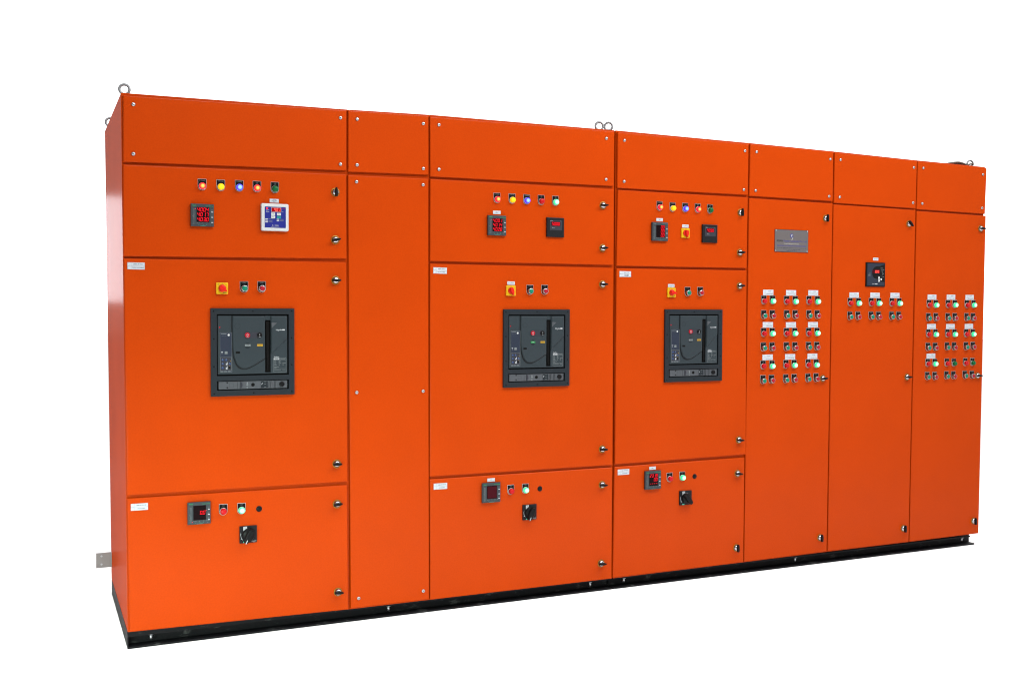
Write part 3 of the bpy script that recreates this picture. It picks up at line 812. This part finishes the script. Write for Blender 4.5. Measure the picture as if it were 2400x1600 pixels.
# ---- yellow selector switches with red knobs
ss = MB()
ss.prism(rrect(-0.025, 0.025, -0.025, 0.025, 0.003), 0.0005, -0.0075, 'yellow_plate', 0.0015, 2)
ss.ringplate(-0.0165, 0.0170, 0.0020, 0.0030, -0.0077, 'ink', 14)
ss.flat(-0.0008, 0.0008, 0.0180, 0.0215, -0.0077, 'ink'); ss.flat(0.0150, 0.0175, 0.0140, 0.0152, -0.0077, 'ink')
ss.text('SWITCH', 0.0045, 0.0110, -0.0200, -0.0077, 'ink', 0.018, 0.0003)
SEL = ss.mesh('selector_switch')
kn = MB()
kn.lathe(0, 0, [(0.0165, -0.0070), (0.0160, -0.0110), (0.0140, -0.0135), (0.0, -0.0142)], 'red_handle', 28)
kn.prism([(-0.0140, -0.0062), (-0.0030, -0.0090), (0.0100, -0.0070), (0.0225, -0.0022), (0.0235, 0.0), (0.0225, 0.0022), (0.0100, 0.0070), (-0.0030, 0.0090), (-0.0140, 0.0062)], -0.0120, -0.0280, 'red_handle', 0.0025, 3)
SKNOB = kn.mesh('knob')
for n, x, z, ang in SELECTORS:
    o = on_door(n, 'selector_switch', SEL, x, z)
    part('knob', SKNOB, o).rotation_euler.y = -math.radians(ang)

# ---- black isolator switches
def isolator(pointing):
    t = MB()
    t.prism(rrect(-0.0375, 0.0375, -0.0375, 0.0375, 0.0015), 0.0005, -0.0085, 'near_black', 0.0015, 2)
    y = -0.0087
    t.poly([(-0.0220, 0.0355), (-0.0050, 0.0355), (-0.0060, 0.0270), (-0.0160, 0.0220), (-0.0215, 0.0160)], y, 'print_white')
    t.text('ON', 0.0050, -0.0135, 0.0310, y - 0.0002, 'ink_black')
    t.ringplate(0, 0, 0.0325, 0.0340, y, 'print_white', 14, math.radians(168), math.radians(222))
    t.poly([(-0.0335, -0.0180), (-0.0310, -0.0150), (-0.0275, -0.0205)], y, 'print_white')
    t.poly([(-0.0220, -0.0300), (-0.0220, -0.0360), (-0.0080, -0.0360), (-0.0090, -0.0320)], y, 'teal_mark')
    t.text('Schneider', 0.0050, 0.0245, -0.0300, y, 'print_white', -0.0210, 0.0003); t.flat(0.0200, 0.0310, -0.0352, -0.0338, y, 'print_grey')
    if pointing > -60:           # the knob is turned away and bares the white arc beside the ON mark
        t.ringplate(0, 0, 0.0250, 0.0275, y - 0.0002, 'print_white', 14, math.radians(50), math.radians(115))
    return t.mesh('isolator_switch')
def isolator_knob(pointing):
    t = MB()
    t.lathe(0, 0, [(0.0265, -0.0080), (0.0260, -0.0200), (0.0240, -0.0225), (0.0, -0.0230)], 'black_plastic', 32)
    t.prism([(-0.0260, -0.0100), (0.0000, -0.0135), (0.0250, -0.0110), (0.0365, -0.0070), (0.0375, 0.0), (0.0365, 0.0070), (0.0250, 0.0110), (0.0000, 0.0135), (-0.0260, 0.0100)], -0.0180, -0.0400, 'black_plastic', 0.004, 3)
    if pointing < -60:
        t.box(0.0215, 0.0385, -0.0018, 0.0018, -0.0390, -0.0408, 'print_white')
    return t.mesh('knob')
for n, x, z, ang in ISOLATORS:
    o = on_door(n, 'isolator_switch', isolator(ang), x, z)
    part('knob', isolator_knob(ang), o).rotation_euler.y = -math.radians(ang)

# ---- blanking plugs
bp = MB()
bp.lathe(0, 0, [(0.0130, 0.0005), (0.0130, -0.0015), (0.0118, -0.0030), (0.0, -0.0034)], 'black_plastic', 24)
PLUG = bp.mesh('blanking_plug')
for n, x, z in PLUGS:
    on_door(n, 'blanking_plug', PLUG, x, z)

# ---- maker's plate
t = MB()
t.box(-0.1165, 0.1165, -0.0620, 0.0620, 0.0005, -0.0020, 'ink_black')
t.box(-0.1145, 0.1145, -0.0600, 0.0600, -0.001, -0.0024, 'steel_plate')
y = -0.0026
t.ringplate(0.0000, 0.0290, 0.0070, 0.0115, y, 'ink_blue', 20)
t.ringplate(0.0020, 0.0290, 0.0020, 0.0062, y, 'print_white', 16, 0.6, 4.6)
t.poly([(0.004, 0.0180), (0.009, 0.0200), (0.006, 0.0080), (-0.010, 0.0030), (0.002, 0.0090)], y, 'ink_pale')
t.text('ASIAN', 0.0150, -0.0830, -0.0010, y, 'ink_black', -0.0420, 0.0007)
t.text('Power Controls Pvt. Ltd.', 0.0150, 0.0260, -0.0010, y, 'ink_blue', -0.1620, 0.0007)
t.text('Power Management People', 0.0090, 0.0000, -0.0160, y, 'ink_pale', -0.1000, 0.0003)
t.text('INDUSTRIAL AUTOMATION & CONTROL PANELS', 0.0095, 0.0000, -0.0275, y, 'ink_blue', -0.2000, 0.0005)
rnd = random.Random(8)           # the three bottom lines are too small to read in the photograph: broken strokes
for z, w in ((-0.0390, 0.200), (-0.0470, 0.120), (-0.0540, 0.070)):
    x = -w / 2
    while x < w / 2 - 0.004:
        l = min(rnd.uniform(0.006, 0.020), w / 2 - x)
        t.flat(x, x + l, z - 0.0013, z + 0.0013, y, 'ink')
        x += l + rnd.uniform(0.003, 0.006)
NP = on_door(5, 'nameplate', t, NAMEPLATE[0], NAMEPLATE[1])
s = MB()
s.lathe(0, 0, [(0.0034, 0.0), (0.0034, -0.0012), (0.0022, -0.0024), (0.0, -0.0028)], 'chrome', 14)
for x in (-0.109, 0.109):
    for z in (-0.0555, 0.0555):
        part('screw', s.mesh('screw'), NP, (x, -0.0024, z))

# ---- air circuit breakers behind their door frames
BW, BH = 0.362, 0.3815
def breaker(n, x, z, state):
    f = MB()
    f.grid([-BW / 2, -0.1557, 0.1557, BW / 2], [-BH / 2, -0.1655, -0.1240, -0.1023, 0.1650, BH / 2], {(1, 1), (1, 3)}, 0.0005, -0.0115, 'slate_bezel')
    for a, b in ((-0.1689, 0.1781), (-0.001, 0.1786), (0.1695, 0.1800), (-0.1687, 0.0586), (0.1692, 0.0608), (-0.168, -0.0615), (0.1689, -0.0584), (-0.168, -0.1787), (0.0013, -0.1788), (0.1694, -0.1776)):
        f.lathe(a, b, [(0.0030, -0.0110), (0.0030, -0.0122), (0.0, -0.0126)], 'void_black', 10)
    f.flat(-0.1557, 0.1557, -0.1023, 0.1650, -0.0008, 'void_black')
    f.flat(-0.1557, 0.1557, -0.1655, -0.1240, -0.0008, 'void_black')
    fr = on_door(n, 'circuit_breaker', f, x, z, state[1])
    c = MB()
    yb, y0, y1 = -0.0010, -0.0080, -0.0160
    c.grid([-0.1510, 0.0516, 0.0762, 0.1490], [-0.0957, -0.0908, 0.1397, 0.1585], {(1, 1)}, yb, y0, 'slate')
    shield = [(-0.0900, 0.1580), (-0.0900, 0.0778), (-0.0885, 0.0234), (-0.0840, -0.0176), (-0.0735, -0.0477), (-0.0665, -0.0580), (-0.0580, -0.0660), (-0.0480, -0.0705), (-0.0370, -0.0715), (-0.0260, -0.0705), (-0.0154, -0.0675), (0.0063, -0.0560), (0.0512, -0.0290), (0.0514, 0.1580)]
    c.poly([(a - 0.0040 if a < -0.02 else a, d - 0.0045 if d < 0.1 else d) for a, d in shield], y0 - 0.0004, 'slate_groove')   # flat darker band, the crease's shade painted round the shield
    c.prism(shield, y0, y1, 'slate', 0.0065, 4)
    c.prism([(0.0768, 0.1583), (0.1488, 0.1583), (0.1488, 0.0596), (0.0766, -0.0105)], y0, y1, 'slate', 0.0065, 4)
    y = y1 - 0.0002
    c.ringplate(-0.069, 0.1136, 0.0112, 0.0122, y, 'slate_groove', 24)
    c.prism(rrect(-0.0380, 0.0355, 0.0610, 0.0868, 0.0128, 6), y1 - 0.0001, y1 - 0.0006, 'slate_groove', cap='charcoal')
    c.cyl(-0.0262, 0.0285, 0.0130, y1, y1 - 0.0006, 'slate_bezel', 24)
    c.flat(-0.0375, -0.0130, 0.0252, 0.0345, y1 - 0.0009, state[0]); c.text(state[2], 0.0060, -0.0250, 0.0298, y1 - 0.0011, state[3], 0.020)
    c.flat(0.0160, 0.0400, 0.0252, 0.0345, y1 - 0.0009, 'amber'); c.text('charged', 0.0060, 0.0280, 0.0298, y1 - 0.0011, 'ink_black', 0.020)
    c.flat(-0.0770, -0.0588, -0.0056, 0.0032, y, 'void_black')
    c.prism([(0.0780, 0.1290), (0.1020, 0.1270), (0.0780, 0.1040)], y1, y1 - 0.0040, 'slate_low', 0.0015, 2)
    c.text('Schneider', 0.0085, 0.1110, 0.0964, y, 'print_white', -0.0270, 0.0004)
    c.flat(0.1255, 0.1375, 0.0938, 0.0990, y, 'print_white'); c.flat(0.1060, 0.1100, 0.0900, 0.0914, y, 'print_white')
    y = y0 - 0.0003
    # rating plate
    c.text('EasyPact', 0.0068, 0.1020, -0.0235, y, 'print_white', -0.0220, 0.0004)
    c.outline(0.0888, 0.1446, -0.0912, -0.0285, 0.0010, y, 'print_grey')
    c.flat(0.0895, 0.1140, -0.0350, -0.0290, y - 0.0001, 'print_white'); c.flat(0.0930, 0.1090, -0.0328, -0.0312, y - 0.0003, 'ink_black')
    c.flat(0.1180, 0.1400, -0.0330, -0.0314, y, 'print_grey')
    c.flat(0.0895, 0.1440, -0.0368, -0.0360, y, 'print_grey'); c.flat(0.0895, 0.1440, -0.0752, -0.0744, y, 'print_grey')
    for a, b, w in ((0.0915, -0.0400, 0.007), (0.0915, -0.0450, 0.009), (0.1110, -0.0410, 0.009), (0.1110, -0.0455, 0.007), (0.0915, -0.0525, 0.009), (0.1110, -0.0520, 0.011), (0.1280, -0.0520, 0.015), (0.0915, -0.0570, 0.009), (0.1115, -0.0575, 0.004), (0.1285, -0.0575, 0.004),
                    (0.0915, -0.0610, 0.012), (0.1115, -0.0615, 0.004), (0.1285, -0.0615, 0.004), (0.0915, -0.0680, 0.021), (0.0915, -0.0720, 0.010), (0.0915, -0.0810, 0.030), (0.1270, -0.0810, 0.014)):
        c.flat(a, a + w, b, b + 0.0016, y, 'print_grey')
    cov = part('front_cover', c, fr)
    # charging handle in its slot
    h = MB()
    h.prism([(0.0550, 0.1340), (0.0725, 0.1340), (0.0715, 0.0300), (0.0660, -0.0800), (0.0590, -0.0800), (0.0560, 0.0300)], -0.0012, -0.0075, 'void_black', 0.003, 2)
    part('charging_handle', h, fr)
    # trip unit
    u = MB()
    u.box(-0.1430, -0.0915, -0.0872, 0.0862, 0, -0.0020, 'slate_groove', cap='slate_blue')
    u.outline(-0.1430, -0.0915, -0.0872, 0.0862, 0.0010, -0.0022, 'print_grey')
    y = -0.0023
    u.flat(-0.1380, -0.1150, 0.0790, 0.0812, y, 'print_grey')
    for k in range(4):
        u.flat(-0.1345 + 0.007 * k, -0.1305 + 0.007 * k, 0.0715, 0.0722, y, 'print_grey')
    u.cyl(-0.1055, 0.0752, 0.0046, -0.002, -0.0032, 'white_plastic', 16)
    u.flat(-0.1376, -0.1300, 0.0012, 0.0034, y, 'print_white'); u.flat(-0.1360, -0.1320, -0.0050, -0.0030, y, 'print_white')
    u.box(-0.1224, -0.1108, -0.0076, 0.0041, -0.002, -0.0030, 'label_white', cap='print_grey')
    u.flat(-0.1416, -0.0930, -0.0790, -0.0210, y, 'charcoal')
    u.outline(-0.1416, -0.0930, -0.0790, -0.0210, 0.0008, y - 0.0002, 'print_grey')
    for a, b in ((-0.1317, -0.0326), (-0.1166, -0.0328), (-0.1317, -0.0494), (-0.1012, -0.0500), (-0.1318, -0.0671)):
        u.cyl(a, b, 0.0048, -0.002, -0.0036, 'dial_blue', 16); u.flat(a - 0.0003, a + 0.0003, b, b + 0.0045, -0.0038, 'print_white')
    u.poly([(-0.1180, -0.0545), (-0.1110, -0.0545), (-0.1110, -0.0425), (-0.1140, -0.0425), (-0.1140, -0.0490), (-0.1180, -0.0490)], y - 0.0002, 'print_white')
    u.poly([(-0.1180, -0.0735), (-0.1110, -0.0735), (-0.1110, -0.0600), (-0.1140, -0.0600), (-0.1140, -0.0660), (-0.1180, -0.0660)], y - 0.0002, 'print_white')
    u.cyl(-0.1030, -0.0660, 0.0052, -0.002, -0.0036, 'black_plastic', 16)
    u.flat(-0.0990, -0.0965, -0.0400, -0.0375, y - 0.0002, 'amber'); u.flat(-0.1030, -0.1005, -0.0590, -0.0570, y - 0.0002, 'amber')
    [u.flat(a, a + 0.0120, -0.0848, -0.0815, y, 'print_grey') for a in (-0.1405, -0.1255, -0.1100)]
    part('trip_unit', u, fr, (0, y0, 0))
    l = MB()
    l.cyl(0, 0, 0.0030, 0, -0.0016, 'lens_red_off', 14, 0.0005)
    part('reset_button', l, fr, (-0.1437, y0, 0.1087))
    for nm, a, b, m, s, r in (('off_button', -0.0268, 0.0741, 'cap_red', 'O', 0.0114), ('on_button', 0.0258, 0.0741, 'black_plastic', 'I', 0.0112)):
        t = MB()
        t.cyl(0, 0, r, 0, -0.0040, m, 24, 0.001)
        t.text(s, 0.0110, 0, 0.0005, -0.0042, 'print_white', None, 0.0005)
        t.flat(-0.0040, 0.0040, -0.0085, -0.0075, -0.0042, 'print_white')
        part(nm, t, fr, (a, y1 - 0.0006, b))
    # racking strip at the bottom
    k = MB()
    k.box(-0.1485, 0.1490, -0.1612, -0.1268, -0.0010, -0.0080, 'slate_low', 0.001)
    y = -0.0082
    for b in (-0.1320, -0.1537):
        k.cyl(-0.1122, b, 0.0031, -0.0075, -0.0090, 'void_black', 12)
    k.outline(-0.1020, -0.0845, -0.1525, -0.1355, 0.0006, y, 'slate_groove')
    k.flat(-0.0700, -0.0685, -0.1590, -0.1290, y, 'slate_groove')
    k.prism([(-0.0560, -0.1585), (-0.0500, -0.1560), (-0.0470, -0.1440), (-0.0500, -0.1320), (-0.0560, -0.1295)], -0.0075, -0.0120, 'charcoal', 0.0015, 2)
    k.cyl(-0.0265, -0.1432, 0.0042, -0.0075, -0.0092, 'print_grey', 14)
    k.flat(-0.0285, -0.0245, -0.1370, -0.1356, y, 'print_white'); k.flat(-0.0285, -0.0245, -0.1330, -0.1322, y, 'print_white'); k.flat(-0.0295, -0.0235, -0.1585, -0.1530, y, 'print_grey')
    k.cyl(-0.0016, -0.1433, 0.0078, -0.0070, -0.0084, 'void_black', 20)
    k.box(0.0330, 0.0625, -0.1580, -0.1295, -0.0075, -0.0090, 'slate_bezel')
    k.poly([(0.0345, -0.1440), (0.0355, -0.1450), (0.0415, -0.1365), (0.0380, -0.1370)], -0.0092, 'print_white')
    for a, b in ((0.047, -0.1320), (0.047, -0.1432), (0.047, -0.1555)):
        k.flat(a, a + 0.0080, b, b + 0.0014, -0.0092, 'print_grey')
    for a in (0.0690, 0.0770, 0.0930, 0.0985):
        k.box(a, a + 0.0035, -0.1590, -0.1300, -0.0075, -0.0120, 'slate_low', 0.0012)
    k.cyl(0.1247, -0.1435, 0.0110, -0.0075, -0.0160, 'black_plastic', 24, 0.002)
    part('racking_panel', k, fr)
STATES = [('print_grey', 'air circuit breaker with a pale discharged flag', 'OFF', 'ink_black'), ('window_green', 'air circuit breaker with a green flag', 'OFF', 'print_white'), ('print_grey', 'air circuit breaker with a pale flag on the 49.90 cabinet', 'OFF', 'ink_black')]
for (n, x, z), st in zip(BREAKERS, STATES):
    breaker(n, x, z, st)

# ---- lifting eyebolts
def eyebolt(n, x, y, zc, zroof, turn=0.0, R=0.0202, r=0.0056):
    t = MB()
    t.tube([(R * math.cos(a), 0, R * math.sin(a)) for a in [2 * math.pi * k / 36 for k in range(36)]], r, 'galvanised', 12, True)
    h = zc - zroof
    k0 = len(t.v)
    t.lathe(0, 0, [(0.0150, 0.0), (0.0150, -0.0050), (0.0080, -0.0075), (0.0070, -h + R)], 'galvanised', 16)
    for i in range(k0, len(t.v)):   # stand the collar upright under the ring
        a, b, c = t.v[i]
        t.v[i] = (a, c, -h - b)
    cab, ox = CABS[n]
    o = part('lifting_eyebolt', t, cab, (x - ox, y, zc))
    o.rotation_euler.z = math.radians(turn)
eyebolt(1, 0.0140, 0.062, 2.3655, 2.338, -4)
eyebolt(1, 0.0150, 0.955, 2.3700, 2.338, 0)
eyebolt(3, 2.3330, 0.105, 2.3940, 2.358, -14)
eyebolt(4, 2.3880, 0.105, 2.3960, 2.358, -28)
eyebolt(7, 4.9300, 0.062, 2.3530, 2.329, -12)

# ---- earthing bar sticking out at the end cabinet
e = MB()
e.box(-0.068, 0.030, -0.0375, 0.0375, 0.003, -0.003, 'aluminium', 0.0006, back=True)
for z in (-0.020, 0.021):
    e.cyl(-0.0430, z, 0.0050, -0.0025, -0.0034, 'void_black', 14, cap='label_white')
cab, ox = CABS[1]
part('earth_bar', e, cab, (0.0 - ox, 0.93, 0.1800))

# ---- base channels
def channel(x0, x1, label, bolts, z1, endplate):
    b = thing('base_channel', label, 'base frame', (x0, 0, 0), 'steel base channels of the switchboard')
    L = x1 - x0
    c = MB()
    def bar(xa, xb, ya, yb, za, zb):
        hexa(c, [(xa, ya, zb), (xb, ya, zb), (xb, ya, za), (xa, ya, za), (xa, yb, zb), (xb, yb, zb), (xb, yb, za), (xa, yb, za)], 'black_channel_paint')
    zl, zr = z1 if endplate is None else endplate, z1
    lu = L if endplate is not None else L - 0.046
    hexa(c, [(0.0, 0.002, zl), (0.97, 0.002, zr), (0.97, 0.002, z1 - 0.008), (0.0, 0.002, z1 - 0.008), (0.0, 0.052, zl), (0.97, 0.052, zr), (0.97, 0.052, z1 - 0.008), (0.0, 0.052, z1 - 0.008)], 'black_channel_paint')   # upper flange, packed up at the end
    bar(0.9702, lu, 0.002, 0.052, z1 - 0.008, z1)
    bar(0.0, L, 0.052, 0.062, 0.0005, z1)                # web
    bar(-0.002, L - (0.010 if endplate is None else -0.002), 0.000, 0.052, 0.0005, 0.0085)   # lower flange
    bar(0.0, L, 0.930, 0.940, 0.0005, z1)                # rear web
    bar(0.0, 0.010, 0.062, 0.930, 0.0005, z1)
    bar(L - 0.010, L, 0.062, 0.930, 0.0005, z1)
    if endplate is not None:
        bar(-0.004, 0.0, 0.002, 0.955, 0.0005, endplate)
    part('channel', c, b)
    t = MB()
    k = len(t.v)
    t.lathe(0, 0, [(0.0115, -0.0), (0.0115, 0.0035), (0.0, 0.0036)], 'zinc', 16)
    t.lathe(0, 0, [(0.0, 0.0030), (0.0058, 0.0032), (0.0058, 0.024), (0.0, 0.0242)], 'zinc', 12)
    for i in range(k, len(t.v)):
        a, yy, cc = t.v[i]
        t.v[i] = (a, cc, -yy)
    bm = t.mesh('bolt')
    for x in bolts:
        part('bolt', bm, b, (x - x0, 0.020, z1 - 0.009))
channel(0.0095, 2.364, 'long black steel base channel under the three cabinets beside the earth bar', [q[1] for q in BOLTS if q[0] == 0], 0.0585, 0.0728)
channel(2.372, 4.962, 'black steel base channel under the four cabinets next to the nameplate', [q[1] for q in BOLTS if q[0] == 1], 0.0585, None)

# ---- lifting sling lying over the end of the roof
s = MB()
def strand(pts, r):
    out = []
    n = len(pts)
    for i in range(n - 1):
        p0, p1, p2, p3 = [Vector(pts[max(0, min(n - 1, i + d))]) for d in (-1, 0, 1, 2)]
        for k in range(6):
            u = k / 6
            out.append(0.5 * ((2 * p1) + (p2 - p0) * u + (2 * p0 - 5 * p1 + 4 * p2 - p3) * u * u + (3 * p1 - p0 - 3 * p2 + p3) * u ** 3))
    out.append(Vector(pts[-1]))
    s.tube(out, r, 'sling', 8)
strand([(4.74, 0.30, 2.342), (4.765, 0.12, 2.347), (4.800, 0.075, 2.354), (4.845, 0.068, 2.358), (4.878, 0.066, 2.353), (4.905, 0.060, 2.345), (4.930, 0.050, 2.352), (4.950, 0.058, 2.349), (4.960, 0.10, 2.338)], 0.0052)
strand([(4.76, 0.32, 2.340), (4.785, 0.13, 2.345), (4.820, 0.085, 2.349), (4.855, 0.080, 2.351), (4.885, 0.075, 2.346), (4.915, 0.070, 2.343), (4.945, 0.078, 2.338), (4.958, 0.12, 2.336)], 0.0052)
thing('lifting_sling', 'grey brown rope sling lying on the roof at the far end eyebolt', 'sling', (0, 0, 0), None, s.mesh('lifting_sling'))
